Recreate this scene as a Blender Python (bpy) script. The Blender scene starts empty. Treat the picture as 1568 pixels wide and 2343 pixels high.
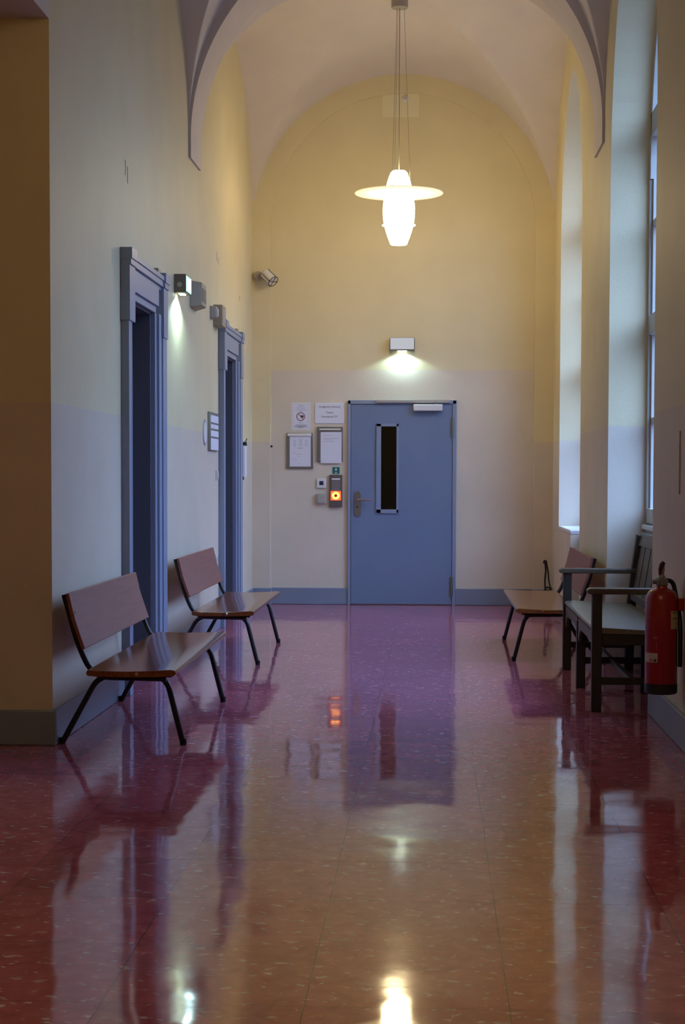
import bpy, bmesh, math, random
from mathutils import Matrix, Vector
random.seed(4)
R = math.radians
S = bpy.context.scene
COL = S.collection

# ------------------------------------------------------------------ camera
F_PX, PX, PY, VX, VY, ROLL, CAM_H = 3850.0, 784.0, 1272.0, 990.0, 1092.0, 0.005, 1.30
d = Vector(((VX - PX) / F_PX, -(VY - PY) / F_PX, -1.0)).normalized()
up = Vector((math.sin(ROLL), math.cos(ROLL), 0.0)); up = (up - d * up.dot(d)).normalized()
xx = d.cross(up)
cam_rot = Matrix((tuple(xx), tuple(d), tuple(up)))            # camera axes expressed in the world
cd = bpy.data.cameras.new('camera'); cam = bpy.data.objects.new('camera', cd); COL.objects.link(cam)
cd.sensor_fit = 'VERTICAL'; cd.sensor_height = 36.0; cd.sensor_width = 24.0
cd.lens = F_PX / 2343.0 * 36.0
cd.shift_y = (PY - 1171.5) / 2343.0
cam.matrix_world = Matrix.Translation((0, 0, CAM_H)) @ cam_rot.to_4x4()
cd.clip_start = 0.05; cd.clip_end = 200
S.camera = cam

# ------------------------------------------------------------------ light, exposure
SKY_HIGH = 12.0; SKY_LOW = 0.85; LAMP = 33.0
w = bpy.data.worlds.new('world'); S.world = w; w.use_nodes = True
bg = w.node_tree.nodes['Background']
bg.inputs[0].default_value = (0.34, 0.55, 1.0, 1)
_n = w.node_tree.nodes; _l = w.node_tree.links      # overcast dusk sky: dim near the horizon, brighter overhead
_tc = _n.new('ShaderNodeTexCoord'); _sp = _n.new('ShaderNodeSeparateXYZ'); _mr = _n.new('ShaderNodeMapRange')
_mr.inputs['From Min'].default_value = 0.0; _mr.inputs['From Max'].default_value = 0.40
_mr.inputs['To Min'].default_value = SKY_LOW; _mr.inputs['To Max'].default_value = SKY_HIGH
_l.new(_tc.outputs['Generated'], _sp.inputs[0]); _l.new(_sp.outputs['Z'], _mr.inputs['Value']); _l.new(_mr.outputs[0], bg.inputs[1])
S.view_settings.view_transform = 'Standard'; S.view_settings.look = 'None'
S.view_settings.gamma = 1.0; S.view_settings.exposure = 0.0
try: S.view_settings.use_curve_mapping = False
except Exception: pass
S.cycles.use_denoising = True
S.cycles.max_bounces = 10; S.cycles.diffuse_bounces = 6

# ------------------------------------------------------------------ helpers
def lin(h):
    h = h.lstrip('#'); c = [int(h[i:i+2], 16) / 255 for i in (0, 2, 4)]
    return tuple(x / 12.92 if x <= .04045 else ((x + .055) / 1.055) ** 2.4 for x in c) + (1,)

class MB:
    def __init__(s): s.v = []; s.f = []
    def add(s, vs, fs):
        n = len(s.v); s.v += [tuple(p) for p in vs]; s.f += [tuple(i + n for i in f) for f in fs]; return s
    def box(s, x0, x1, y0, y1, z0, z1):
        return s.add([(x0,y0,z0),(x1,y0,z0),(x1,y1,z0),(x0,y1,z0),(x0,y0,z1),(x1,y0,z1),(x1,y1,z1),(x0,y1,z1)],
                     [(0,3,2,1),(4,5,6,7),(0,1,5,4),(1,2,6,5),(2,3,7,6),(3,0,4,7)])
    def hexa(s, a, b):      # a, b: two quads (lists of four points) facing each other
        return s.add(list(a) + list(b), [(0,1,2,3),(7,6,5,4),(0,4,5,1),(1,5,6,2),(2,6,7,3),(3,7,4,0)])
    def prism(s, poly, axis, a, b):   # 2D polygon extruded along an axis from a to b
        n = len(poly)
        def P(p, t): return {'x': (t, p[0], p[1]), 'y': (p[0], t, p[1]), 'z': (p[0], p[1], t)}[axis]
        vs = [P(p, a) for p in poly] + [P(p, b) for p in poly]
        fs = [tuple(range(n)), tuple(range(2*n-1, n-1, -1))] + [(i, i+n, (i+1) % n + n, (i+1) % n) for i in range(n)]
        return s.add(vs, fs)
    def tube(s, pts, r, seg=12, cap=True):
        pts = [Vector(p) for p in pts]; n = len(pts); rings = []
        t0 = (pts[1] - pts[0]).normalized(); ref = Vector((0,0,1)) if abs(t0.z) < .9 else Vector((1,0,0))
        nrm = (ref - t0 * ref.dot(t0)).normalized()
        for i in range(n):
            t = ((pts[min(i+1, n-1)] - pts[i]).normalized() + (pts[i] - pts[max(i-1, 0)]).normalized())
            t = t.normalized() if t.length > 1e-9 else t0
            nrm = (nrm - t * nrm.dot(t)).normalized(); bi = t.cross(nrm)
            rr = r[i] if isinstance(r, (list, tuple)) else r
            rings.append([pts[i] + (nrm * math.cos(k*2*math.pi/seg) + bi * math.sin(k*2*math.pi/seg)) * rr for k in range(seg)])
        vs = [p for q in rings for p in q]; fs = []
        for i in range(n-1):
            for k in range(seg):
                fs.append((i*seg+k, i*seg+(k+1) % seg, (i+1)*seg+(k+1) % seg, (i+1)*seg+k))
        if cap: fs += [tuple(range(seg-1, -1, -1)), tuple((n-1)*seg+k for k in range(seg))]
        return s.add(vs, fs)
    def lathe(s, prof, seg=32, c=(0,0,0), axis='z'):
        vs = []; fs = []; n = len(prof)
        for (r, h) in prof:
            for k in range(seg):
                a = k*2*math.pi/seg; p = (r*math.cos(a), r*math.sin(a), h)
                if axis == 'x': p = (h, p[0], p[1])
                if axis == 'y': p = (p[0], h, p[1])
                vs.append((p[0]+c[0], p[1]+c[1], p[2]+c[2]))
        for i in range(n-1):
            for k in range(seg): fs.append((i*seg+k, i*seg+(k+1) % seg, (i+1)*seg+(k+1) % seg, (i+1)*seg+k))
        if prof[0][0] > 1e-6: fs.append(tuple(range(seg-1, -1, -1)))
        if prof[-1][0] > 1e-6: fs.append(tuple((n-1)*seg+k for k in range(seg)))
        return s.add(vs, fs)
    def build(s, name, mat, parent=None, bevel=0, smooth=True, angle=35, recalc=True, loc=None, rz=0):
        me = bpy.data.meshes.new(name); me.from_pydata(s.v, [], s.f)
        bm = bmesh.new(); bm.from_mesh(me)
        bmesh.ops.remove_doubles(bm, verts=bm.verts, dist=1e-6) if smooth else None
        if recalc: bmesh.ops.recalc_face_normals(bm, faces=bm.faces)
        bm.to_mesh(me); bm.free()
        me.materials.append(mat)
        if smooth:
            me.shade_smooth(); me.set_sharp_from_angle(angle=R(angle))
        o = bpy.data.objects.new(name, me); COL.objects.link(o)
        if parent: o.parent = parent
        if bevel:
            m = o.modifiers.new('bevel', 'BEVEL'); m.width = bevel; m.segments = 2; m.limit_method = 'ANGLE'; m.angle_limit = R(40)
            m.harden_normals = False
        if loc: o.location = loc
        if rz: o.rotation_euler.z = rz
        return o

def bx(x0, x1, y0, y1, z0, z1): return MB().box(x0, x1, y0, y1, z0, z1)
def tag(o, label=None, cat=None, group=None, kind=None):
    if label: o['label'] = label
    if cat: o['category'] = cat
    if group: o['group'] = group
    if kind: o['kind'] = kind
    return o
def empty(name, loc, rz=0):
    o = bpy.data.objects.new(name, None); COL.objects.link(o); o.location = loc; o.rotation_euler.z = rz
    o.empty_display_size = .1; return o
def copy_tree(o, parent=None):
    c = o.copy(); COL.objects.link(c)
    if parent: c.parent = parent
    for ch in list(o.children): copy_tree(ch, c)
    return c
def arc(c, r, a0, a1, n):   # 2D arc points
    return [(c[0] + r*math.cos(R(a0+(a1-a0)*i/n)), c[1] + r*math.sin(R(a0+(a1-a0)*i/n))) for i in range(n+1)]
def fillet(pts, r, n=8):    # round the inner corners of a 3D polyline
    pts = [Vector(p) for p in pts]; out = [pts[0]]
    for i in range(1, len(pts)-1):
        a, b, c = pts[i-1], pts[i], pts[i+1]
        u = (a-b).normalized(); v = (c-b).normalized(); L = min(r, (a-b).length*.49, (c-b).length*.49)
        p, q = b+u*L, b+v*L
        for k in range(n+1):
            t = k/n; out.append(p*(1-t)**2 + b*2*t*(1-t) + q*t**2)
    out.append(pts[-1]); return out

# ------------------------------------------------------------------ materials
def mat(name, col, rough=.6, metal=0, spec=.5, coat=0, noise=0, nscale=20, bump=0, bscale=60, emit=None, estr=0):
    m = bpy.data.materials.new(name); m.use_nodes = True; nt = m.node_tree; N = nt.nodes; L = nt.links
    b = N['Principled BSDF']; c = lin(col) if isinstance(col, str) else col
    b.inputs['Base Color'].default_value = c; b.inputs['Roughness'].default_value = rough
    b.inputs['Metallic'].default_value = metal; b.inputs['Specular IOR Level'].default_value = spec
    b.inputs['Coat Weight'].default_value = coat
    tc = N.new('ShaderNodeTexCoord')
    if noise:
        nz = N.new('ShaderNodeTexNoise'); nz.inputs['Scale'].default_value = nscale; nz.inputs['Detail'].default_value = 5
        L.new(tc.outputs['Object'], nz.inputs['Vector'])
        rp = N.new('ShaderNodeMapRange'); rp.inputs['From Min'].default_value = .3; rp.inputs['From Max'].default_value = .7
        rp.inputs['To Min'].default_value = 1 - noise; rp.inputs['To Max'].default_value = 1 + noise
        L.new(nz.outputs['Fac'], rp.inputs['Value'])
        mx = N.new('ShaderNodeMix'); mx.data_type = 'RGBA'; mx.blend_type = 'MULTIPLY'; mx.inputs[0].default_value = 1
        mx.inputs[6].default_value = c; L.new(rp.outputs[0], mx.inputs[7]); L.new(mx.outputs[2], b.inputs['Base Color'])
    if bump:
        n2 = N.new('ShaderNodeTexNoise'); n2.inputs['Scale'].default_value = bscale; n2.inputs['Detail'].default_value = 3
        L.new(tc.outputs['Object'], n2.inputs['Vector'])
        bp = N.new('ShaderNodeBump'); bp.inputs['Strength'].default_value = bump; bp.inputs['Distance'].default_value = .01
        L.new(n2.outputs['Fac'], bp.inputs['Height']); L.new(bp.outputs[0], b.inputs['Normal'])
    if emit:
        b.inputs['Emission Color'].default_value = lin(emit) if isinstance(emit, str) else emit
        b.inputs['Emission Strength'].default_value = estr
    return m

def wall_paint(name, upper, lower, zline):
    m = bpy.data.materials.new(name); m.use_nodes = True; nt = m.node_tree; N = nt.nodes; L = nt.links
    b = N['Principled BSDF']; b.inputs['Roughness'].default_value = .55; b.inputs['Specular IOR Level'].default_value = .25
    g = N.new('ShaderNodeNewGeometry'); sp = N.new('ShaderNodeSeparateXYZ'); L.new(g.outputs['Position'], sp.inputs[0])
    mr = N.new('ShaderNodeMapRange'); mr.inputs['From Min'].default_value = zline-.002; mr.inputs['From Max'].default_value = zline+.002
    L.new(sp.outputs['Z'], mr.inputs['Value'])
    nz = N.new('ShaderNodeTexNoise'); nz.inputs['Scale'].default_value = 1.7; nz.inputs['Detail'].default_value = 6
    L.new(g.outputs['Position'], nz.inputs['Vector'])
    vr = N.new('ShaderNodeMapRange'); vr.inputs['From Min'].default_value = .3; vr.inputs['From Max'].default_value = .7
    vr.inputs['To Min'].default_value = .95; vr.inputs['To Max'].default_value = 1.04; L.new(nz.outputs['Fac'], vr.inputs['Value'])
    mx = N.new('ShaderNodeMix'); mx.data_type = 'RGBA'; mx.inputs[6].default_value = lin(lower); mx.inputs[7].default_value = lin(upper)
    L.new(mr.outputs[0], mx.inputs[0])
    mu = N.new('ShaderNodeMix'); mu.data_type = 'RGBA'; mu.blend_type = 'MULTIPLY'; mu.inputs[0].default_value = 1
    L.new(mx.outputs[2], mu.inputs[6]); L.new(vr.outputs[0], mu.inputs[7]); L.new(mu.outputs[2], b.inputs['Base Color'])
    n2 = N.new('ShaderNodeTexNoise'); n2.inputs['Scale'].default_value = 40; n2.inputs['Detail'].default_value = 4
    L.new(g.outputs['Position'], n2.inputs['Vector'])
    n3 = N.new('ShaderNodeTexNoise'); n3.inputs['Scale'].default_value = 2.2; L.new(g.outputs['Position'], n3.inputs['Vector'])
    ad = N.new('ShaderNodeMath'); ad.operation = 'MULTIPLY_ADD'; ad.inputs[1].default_value = 6.0
    L.new(n3.outputs['Fac'], ad.inputs[0]); L.new(n2.outputs['Fac'], ad.inputs[2])
    bp = N.new('ShaderNodeBump'); bp.inputs['Strength'].default_value = .25; bp.inputs['Distance'].default_value = .004
    L.new(ad.outputs[0], bp.inputs['Height']); L.new(bp.outputs[0], b.inputs['Normal'])
    return m

UP, LOW = '#d8cca5', '#d1c5b0'
M_wall = wall_paint('wall_paint', UP, LOW, 1.655)
M_end = wall_paint('end_wall_paint', UP, '#d3c8b4', 2.385)
M_vault = wall_paint('vault_plaster', '#d6cec6', '#d6cec6', -5)
M_rib = wall_paint('rib_plaster', '#d2c8c2', '#d2c8c2', -5)
M_patch = mat('patch_paint', '#ded6b4', .6)
M_trim = mat('grey_blue_gloss_paint', '#7d8798', .35, noise=.05, nscale=3)
M_door = mat('door_blue_paint', '#6f7f9a', .4, noise=.04, nscale=2)
M_frame = mat('door_frame_paint', '#8490a6', .38)
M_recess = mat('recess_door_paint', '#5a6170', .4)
M_white = mat('white_plastic', '#d8d6d2', .4)
M_grey = mat('grey_plastic', '#a8a298', .45)
M_putty = mat('putty_grey_metal', '#a39a82', .5)
M_dark = mat('black_plastic', '#141414', .5)
M_metal = mat('brushed_metal', '#8d8b86', .35, metal=.8)
M_chrome = mat('chrome', '#d0d0d0', .15, metal=1)
M_paper = mat('paper', '#d9d9e2', .7)
M_ink = mat('ink', '#3a3844', .7)
M_ink2 = mat('faint_ink', '#9a9aa8', .7)
M_darkglass = mat('dark_glass', '#0f1008', .08)
M_tube = mat('black_lacquered_tube', '#0d0d10', .35, spec=.5)
M_rubber = mat('rubber', '#080808', .8)
M_cyl = mat('red_enamel', '#8e0c10', .3, coat=.3)
M_sill = mat('white_sill_paint', '#dfe0e2', .3)
M_wframe = mat('window_frame_paint', '#b4b2aa', .4)
M_cable = mat('cable', '#15120f', .6)

def wood(name, c1, c2, rough, axis=1, coat=0):
    m = bpy.data.materials.new(name); m.use_nodes = True; nt = m.node_tree; N = nt.nodes; L = nt.links
    b = N['Principled BSDF']; b.inputs['Roughness'].default_value = rough; b.inputs['Coat Weight'].default_value = coat
    b.inputs['Coat Roughness'].default_value = .08
    tc = N.new('ShaderNodeTexCoord'); mp = N.new('ShaderNodeMapping')
    sc = [30, 30, 30]; sc[axis] = 1.6; mp.inputs['Scale'].default_value = sc
    L.new(tc.outputs['Object'], mp.inputs[0])
    nz = N.new('ShaderNodeTexNoise'); nz.inputs['Scale'].default_value = 1.5; nz.inputs['Detail'].default_value = 6; nz.inputs['Distortion'].default_value = .6
    L.new(mp.outputs[0], nz.inputs['Vector'])
    cr = N.new('ShaderNodeValToRGB'); cr.color_ramp.elements[0].position = .3; cr.color_ramp.elements[1].position = .7
    cr.color_ramp.elements[0].color = lin(c1); cr.color_ramp.elements[1].color = lin(c2)
    L.new(nz.outputs['Fac'], cr.inputs[0]); L.new(cr.outputs[0], b.inputs['Base Color'])
    return m
M_seat = wood('varnished_plywood_seat', '#6c3b1c', '#8a4f29', .13)
M_back = wood('satin_plywood_back', '#7d4637', '#8d5242', .5)
M_oldwood = wood('painted_old_wood', '#4a3e30', '#594c3c', .45)
M_oldseat = wood('worn_grey_seat_wood', '#655c49', '#78705b', .32)
M_olddark = wood('dark_stained_wood', '#231d18', '#302821', .5, axis=2)

# floor: marbled red sheet tiles, waxed
def floor_mat():
    m = bpy.data.materials.new('waxed_red_marbled_tiles'); m.use_nodes = True; nt = m.node_tree; N = nt.nodes; L = nt.links
    b = N['Principled BSDF']
    g = N.new('ShaderNodeNewGeometry'); sp = N.new('ShaderNodeSeparateXYZ'); L.new(g.outputs['Position'], sp.inputs[0])
    def math_(op, a, b_=None, c=None):
        n = N.new('ShaderNodeMath'); n.operation = op
        for i, v in enumerate((a, b_, c)):
            if v is None: continue
            if isinstance(v, (int, float)): n.inputs[i].default_value = v
            else: L.new(v, n.inputs[i])
        return n.outputs[0]
    def seam(coord, off, size, wd):
        t = math_('DIVIDE', math_('SUBTRACT', coord, off), size)
        f = math_('FRACT', t); e = math_('MINIMUM', f, math_('SUBTRACT', 1.0, f))
        return math_('FLOOR', t), math_('LESS_THAN', math_('MULTIPLY', e, size), wd)
    # slight wander of the seams
    ix, sx = seam(sp.outputs['X'], -.309, .504, .0017)
    iy, sy = seam(sp.outputs['Y'], 4.07, .522, .0017)
    sm = math_('MAXIMUM', sx, math_('MULTIPLY', sy, .75))
    cmb = N.new('ShaderNodeCombineXYZ'); L.new(ix, cmb.inputs[0]); L.new(iy, cmb.inputs[1])
    wn = N.new('ShaderNodeTexWhiteNoise'); wn.noise_dimensions = '3D'; L.new(cmb.outputs[0], wn.inputs['Vector'])
    # marbling
    n1 = N.new('ShaderNodeTexNoise'); n1.inputs['Scale'].default_value = 9; n1.inputs['Detail'].default_value = 7; n1.inputs['Distortion'].default_value = 1.2
    L.new(g.outputs['Position'], n1.inputs['Vector'])
    cr = N.new('ShaderNodeValToRGB'); e = cr.color_ramp.elements
    e[0].position = .3; e[0].color = lin('#a34e62'); e[1].position = .72; e[1].color = lin('#be6b7b')
    L.new(n1.outputs['Fac'], cr.inputs[0])
    # pale flecks: thin broken streaks
    mp = N.new('ShaderNodeMapping'); mp.inputs['Scale'].default_value = (16, 24, 1); mp.inputs['Rotation'].default_value = (0, 0, .3)
    L.new(g.outputs['Position'], mp.inputs[0])
    n2 = N.new('ShaderNodeTexNoise'); n2.inputs['Scale'].default_value = 1.4; n2.inputs['Detail'].default_value = 4; n2.inputs['Distortion'].default_value = .5
    L.new(mp.outputs[0], n2.inputs['Vector'])
    fl = N.new('ShaderNodeMapRange'); fl.inputs['From Min'].default_value = .61; fl.inputs['From Max'].default_value = .68
    L.new(n2.outputs['Fac'], fl.inputs['Value'])
    n4 = N.new('ShaderNodeTexNoise'); n4.inputs['Scale'].default_value = 2.2; n4.inputs['Detail'].default_value = 4
    L.new(g.outputs['Position'], n4.inputs['Vector'])
    zone = N.new('ShaderNodeMapRange'); zone.inputs['From Min'].default_value = .3; zone.inputs['From Max'].default_value = .55
    L.new(n4.outputs['Fac'], zone.inputs['Value'])
    flk = math_('MULTIPLY', math_('MULTIPLY', fl.outputs[0], zone.outputs[0]), .7)
    mx = N.new('ShaderNodeMix'); mx.data_type = 'RGBA'; L.new(flk, mx.inputs[0]); L.new(cr.outputs[0], mx.inputs[6]); mx.inputs[7].default_value = lin('#e2dcf2')
    tv = N.new('ShaderNodeMapRange'); tv.inputs['To Min'].default_value = .9; tv.inputs['To Max'].default_value = 1.08; L.new(wn.outputs['Value'], tv.inputs['Value'])
    mu = N.new('ShaderNodeMix'); mu.data_type = 'RGBA'; mu.blend_type = 'MULTIPLY'; mu.inputs[0].default_value = 1
    L.new(mx.outputs[2], mu.inputs[6]); L.new(tv.outputs[0], mu.inputs[7])
    ms = N.new('ShaderNodeMix'); ms.data_type = 'RGBA'; L.new(math_('MULTIPLY', sm, .72), ms.inputs[0]); L.new(mu.outputs[2], ms.inputs[6]); ms.inputs[7].default_value = lin('#3a1c22')
    L.new(ms.outputs[2], b.inputs['Base Color'])
    rr = N.new('ShaderNodeMapRange'); rr.inputs['From Min'].default_value = .3; rr.inputs['From Max'].default_value = .7
    rr.inputs['To Min'].default_value = .045; rr.inputs['To Max'].default_value = .09; L.new(n4.outputs['Fac'], rr.inputs['Value'])
    L.new(rr.outputs[0], b.inputs['Roughness']); b.inputs['IOR'].default_value = 1.5; b.inputs['Specular IOR Level'].default_value = .5
    # the sheet is not quite flat: long soft waves and short ripples
    w1 = N.new('ShaderNodeTexNoise'); w1.inputs['Scale'].default_value = 2.6; w1.inputs['Detail'].default_value = 1; L.new(g.outputs['Position'], w1.inputs['Vector'])
    w2 = N.new('ShaderNodeTexNoise'); w2.inputs['Scale'].default_value = 8; w2.inputs['Detail'].default_value = 2; L.new(g.outputs['Position'], w2.inputs['Vector'])
    hh = math_('ADD', math_('MULTIPLY', w1.outputs['Fac'], .0026), math_('MULTIPLY', w2.outputs['Fac'], .00025))
    hh = math_('SUBTRACT', hh, math_('MULTIPLY', sm, .0001))
    bp = N.new('ShaderNodeBump'); bp.inputs['Strength'].default_value = 1; bp.inputs['Distance'].default_value = 1
    L.new(hh, bp.inputs['Height']); L.new(bp.outputs[0], b.inputs['Normal'])
    return m
M_floor = floor_mat()

def emitter(name, col, s, glossy_base=None):
    m = bpy.data.materials.new(name); m.use_nodes = True; nt = m.node_tree; nt.nodes.clear()
    o = nt.nodes.new('ShaderNodeOutputMaterial'); e = nt.nodes.new('ShaderNodeEmission')
    e.inputs[0].default_value = lin(col) if isinstance(col, str) else col; e.inputs[1].default_value = s
    nt.links.new(e.outputs[0], o.inputs[0]); return m
WARM = (1.0, .78, .42, 1)
M_lamp = emitter('glowing_opal_glass', WARM, LAMP)
def opal():
    m = bpy.data.materials.new('frosted_acrylic_disc'); m.use_nodes = True; nt = m.node_tree; nt.nodes.clear(); N = nt.nodes; L = nt.links
    o = N.new('ShaderNodeOutputMaterial'); a = N.new('ShaderNodeBsdfDiffuse'); t = N.new('ShaderNodeBsdfTranslucent'); x = N.new('ShaderNodeMixShader')
    a.inputs[0].default_value = (.95, .92, .86, 1); t.inputs[0].default_value = (.95, .92, .86, 1); x.inputs[0].default_value = .6
    L.new(a.outputs[0], x.inputs[1]); L.new(t.outputs[0], x.inputs[2]); L.new(x.outputs[0], o.inputs[0]); return m
M_disc = opal()
def glass():
    m = bpy.data.materials.new('window_glass'); m.use_nodes = True; nt = m.node_tree; nt.nodes.clear(); N = nt.nodes; L = nt.links
    o = N.new('ShaderNodeOutputMaterial'); a = N.new('ShaderNodeBsdfTransparent'); t = N.new('ShaderNodeBsdfGlossy'); x = N.new('ShaderNodeMixShader')
    f = N.new('ShaderNodeFresnel'); f.inputs[0].default_value = 1.25; t.inputs['Roughness'].default_value = .02
    a.inputs[0].default_value = (.95, .97, 1, 1)
    gg = N.new('ShaderNodeNewGeometry'); iv = N.new('ShaderNodeMath'); iv.operation = 'SUBTRACT'; iv.inputs[0].default_value = 1
    L.new(gg.outputs['Backfacing'], iv.inputs[1]); mu = N.new('ShaderNodeMath'); mu.operation = 'MULTIPLY'
    L.new(f.outputs[0], mu.inputs[0]); L.new(iv.outputs[0], mu.inputs[1])      # reflect once, on the outer faces only
    L.new(mu.outputs[0], x.inputs[0]); L.new(a.outputs[0], x.inputs[1]); L.new(t.outputs[0], x.inputs[2]); L.new(x.outputs[0], o.inputs[0]); return m
M_glass = glass()

# ------------------------------------------------------------------ setting
XL, XR, YE, XC = -1.83, 1.21, 17.12, -.31
HW = 1.52
def st(name, m_, mt, **k): return tag(m_.build(name, mt, **k), kind='structure')
st('floor', bx(-4.6, 2.2, -2.2, 17.6, -.12, 0), M_floor)

def arched_wall(x0, x1, y0, y1, ztop, openings, seg=28):
    """openings: (ya, yb, zb, zs, rise) sorted; rise 0 = flat head"""
    m = MB(); y = y0
    for (ya, yb, zb, zs, rise) in openings:
        if ya > y: m.box(x0, x1, y, ya, 0, ztop)
        if zb > 0: m.box(x0, x1, ya, yb, 0, zb)
        if rise == 0: m.box(x0, x1, ya, yb, zs, ztop)
        else:
            hwid = (yb-ya)/2; c = (ya+yb)/2
            ys = [c - hwid*math.cos(math.pi*i/seg) for i in range(seg+1)]
            zz = [zs + rise*math.sqrt(max(0, 1-((q-c)/hwid)**2)) for q in ys]
            for i in range(seg):
                a = [(x0, ys[i], zz[i]), (x0, ys[i+1], zz[i+1]), (x0, ys[i+1], ztop), (x0, ys[i], ztop)]
                b = [(x1,)+p[1:] for p in a]
                m.hexa(a, b)
        y = yb
    if y1 > y: m.box(x0, x1, y, y1, 0, ztop)
    return m

TOP = 6.0
D1, D2 = (9.99, 10.88), (14.50, 15.39)          # door openings in the left wall
DW = 1.40; DC1, DC2 = (9.83, 11.24), (14.34, 15.75)
m = arched_wall(XL-.42, XL, 8.01, YE+.4, TOP, [(D1[0], D1[1], 0, 2.36, 0), (D2[0], D2[1], 0, 2.36, 0)])
wl = st('wall_left', m, M_wall, smooth=False)
WIN = [(9.32, 11.72), (13.92, 16.20)]
ND = .26      # niche depth
OW = .16      # wall outside the window plane
m = arched_wall(XR, XR+ND, -2.2, YE+.4, TOP, [(WIN[0][0], WIN[0][1], 0, 3.35, 1.5), (WIN[1][0], WIN[1][1], 0, 3.35, 1.5)])
m.box(XR, XR+ND, 14.81, WIN[1][1], 0, .80)
wr = st('wall_right', m, M_wall, smooth=False)
# outer skin of the right wall, with the window openings
m = arched_wall(XR+ND, XR+ND+OW, -2.2, YE+.4, TOP, [(a+.02, b-.02, .92 if i == 0 else .80, 3.33, 1.48) for i, (a, b) in enumerate(WIN)])
st('wall_right_outer', m, M_wall, smooth=False).name = 'wall_outside'
st('wall_front', bx(-4.6, XR, -2.3, -2.2, 0, TOP), M_wall)
st('wall_recess', bx(-4.6, XL-.42, 8.01, 8.4, 0, 3.6), M_wall, smooth=False)
st('wall_side', bx(-4.7, -4.6, -2.3, 8.4, 0, TOP), M_wall)
# end wall with low relief pilasters and arch band
ew = st('wall_end', bx(XL-.4, XR+.6, YE, YE+.4, 0, TOP), M_end)
YP = 17.04; YR = 17.09
m = MB().box(XL, -1.645, YP, YE, 0, 3.82).box(1.02, XR, YP, YE, 0, 3.82)
n = 40; ri = 1.333; ro = 1.62
for i in range(n):
    a0, a1 = math.pi*i/n, math.pi*(i+1)/n
    q = [(XC+r_*math.cos(t), 3.82+r_*math.sin(t)) for r_, t in ((ri, a0), (ro, a0), (ro, a1), (ri, a1))]
    m.hexa([(p[0], YR, p[1]) for p in q], [(p[0], YE, p[1]) for p in q])
st('wall_end_pilaster', m, M_wall, smooth=False).name = 'trim_1'

# ribs: slightly skewed transverse arch between the bays
def rib_y(x, near):
    t = (x - XL) / (XR - XL)
    return (12.60 + (12.16-12.60)*t) if near else (13.15 + (12.74-13.15)*t)
ZS = 3.83
def rise_x(ynorm, end): return 1.72 - (.22*ynorm**2 if end and ynorm > 0 else 0)
def vault(name, y0f, y1f, endwall, N_=96):
    m = MB(); vs = []; fs = []
    us = [math.sin(math.pi/2*(-1+2*i/N_)) for i in range(N_+1)]
    for u in us:
        for v in us:
            x = XC + HW*u; ya, yb = y0f(x), y1f(x); y = (ya+yb)/2 + (yb-ya)/2*v
            h1 = rise_x(v, endwall)*math.sqrt(max(0, 1-u*u))
            h2 = (1.5+.22*(1-u*u))*math.sqrt(max(0, 1-v*v))
            vs.append((x, y, ZS + max(h1, h2)))
    k = N_+1
    for i in range(N_):
        for j in range(N_):
            a, b_, c, d_ = i*k+j, (i+1)*k+j, (i+1)*k+j+1, i*k+j+1
            if (i < N_/2) == (j < N_/2): fs += [(a, c, b_), (a, d_, c)]     # keep the crease along the groin
            else: fs += [(a, d_, b_), (b_, d_, c)]
    m.add(vs, fs)
    o = m.build(name, M_vault, angle=14, recalc=False)
    o.data.flip_normals()
    return tag(o, kind='structure')
vault('ceiling', lambda x: rib_y(x, False), lambda x: YE, True)
vault('ceiling_near', lambda x: 8.0, lambda x: rib_y(x, True), False).name = 'ceiling.001'
st('ceiling', bx(XL, XR+.62, -2.2, 8.0, 5.5, TOP), M_vault)
st('ceiling', bx(-4.6, XL, -2.2, 8.01, 3.47, TOP), M_vault)        # lintel and soffit of the side recess
st('ceiling', bx(-4.7, XR+.8, -2.4, YE+.5, TOP, TOP+.2), M_vault)
# transverse rib
def rib(name, yn, yf):
    m = MB(); n = 64; prof = []
    prof.append((180, 3.68))
    pts_i = [(XC-HW, 3.68)] + [(XC+HW*math.cos(math.pi*(1-i/n)), ZS+HW*math.sin(math.pi*(1-i/n))) for i in range(n+1)] + [(XC+HW, 3.68)]
    ROX, ROZ = 1.70, 1.98
    pts_o = [(XC-ROX, 3.68)] + [(XC+ROX*math.cos(math.pi*(1-i/n)), ZS+ROZ*math.sin(math.pi*(1-i/n))) for i in range(n+1)] + [(XC+ROX, 3.68)]
    # inner face sits a touch proud of the wall
    pts_i = [(XC+(p[0]-XC)*.988, p[1]) for p in pts_i]
    for i in range(len(pts_i)-1):
        q = [pts_i[i], pts_o[i], pts_o[i+1], pts_i[i+1]]
        m.hexa([(p[0], yn(p[0]), p[1]) for p in q], [(p[0], yf(p[0]), p[1]) for p in q])
    return m
o = tag(rib('trim_2', lambda x: rib_y(x, True), lambda x: rib_y(x, False)).build('trim_2', M_rib, angle=25), kind='structure')
# fine raised moulding along the near arris of the rib
m = MB(); n = 72
pth = [(XC+(HW*.988+.075)*math.cos(math.pi*(1-i/n)), ZS+(HW+.075)*math.sin(math.pi*(1-i/n))) for i in range(n+1)]
pth = [p for p in pth if XL+.01 < p[0] < XR-.01]
m.tube([(p[0], rib_y(p[0], True)-.002, p[1]) for p in pth], .018, 8)
m.build('moulding', M_rib, parent=o)
o = tag(rib('trim_3', lambda x: 7.6, lambda x: 8.06).build('trim_3', M_rib, angle=25), kind='structure')

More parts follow.
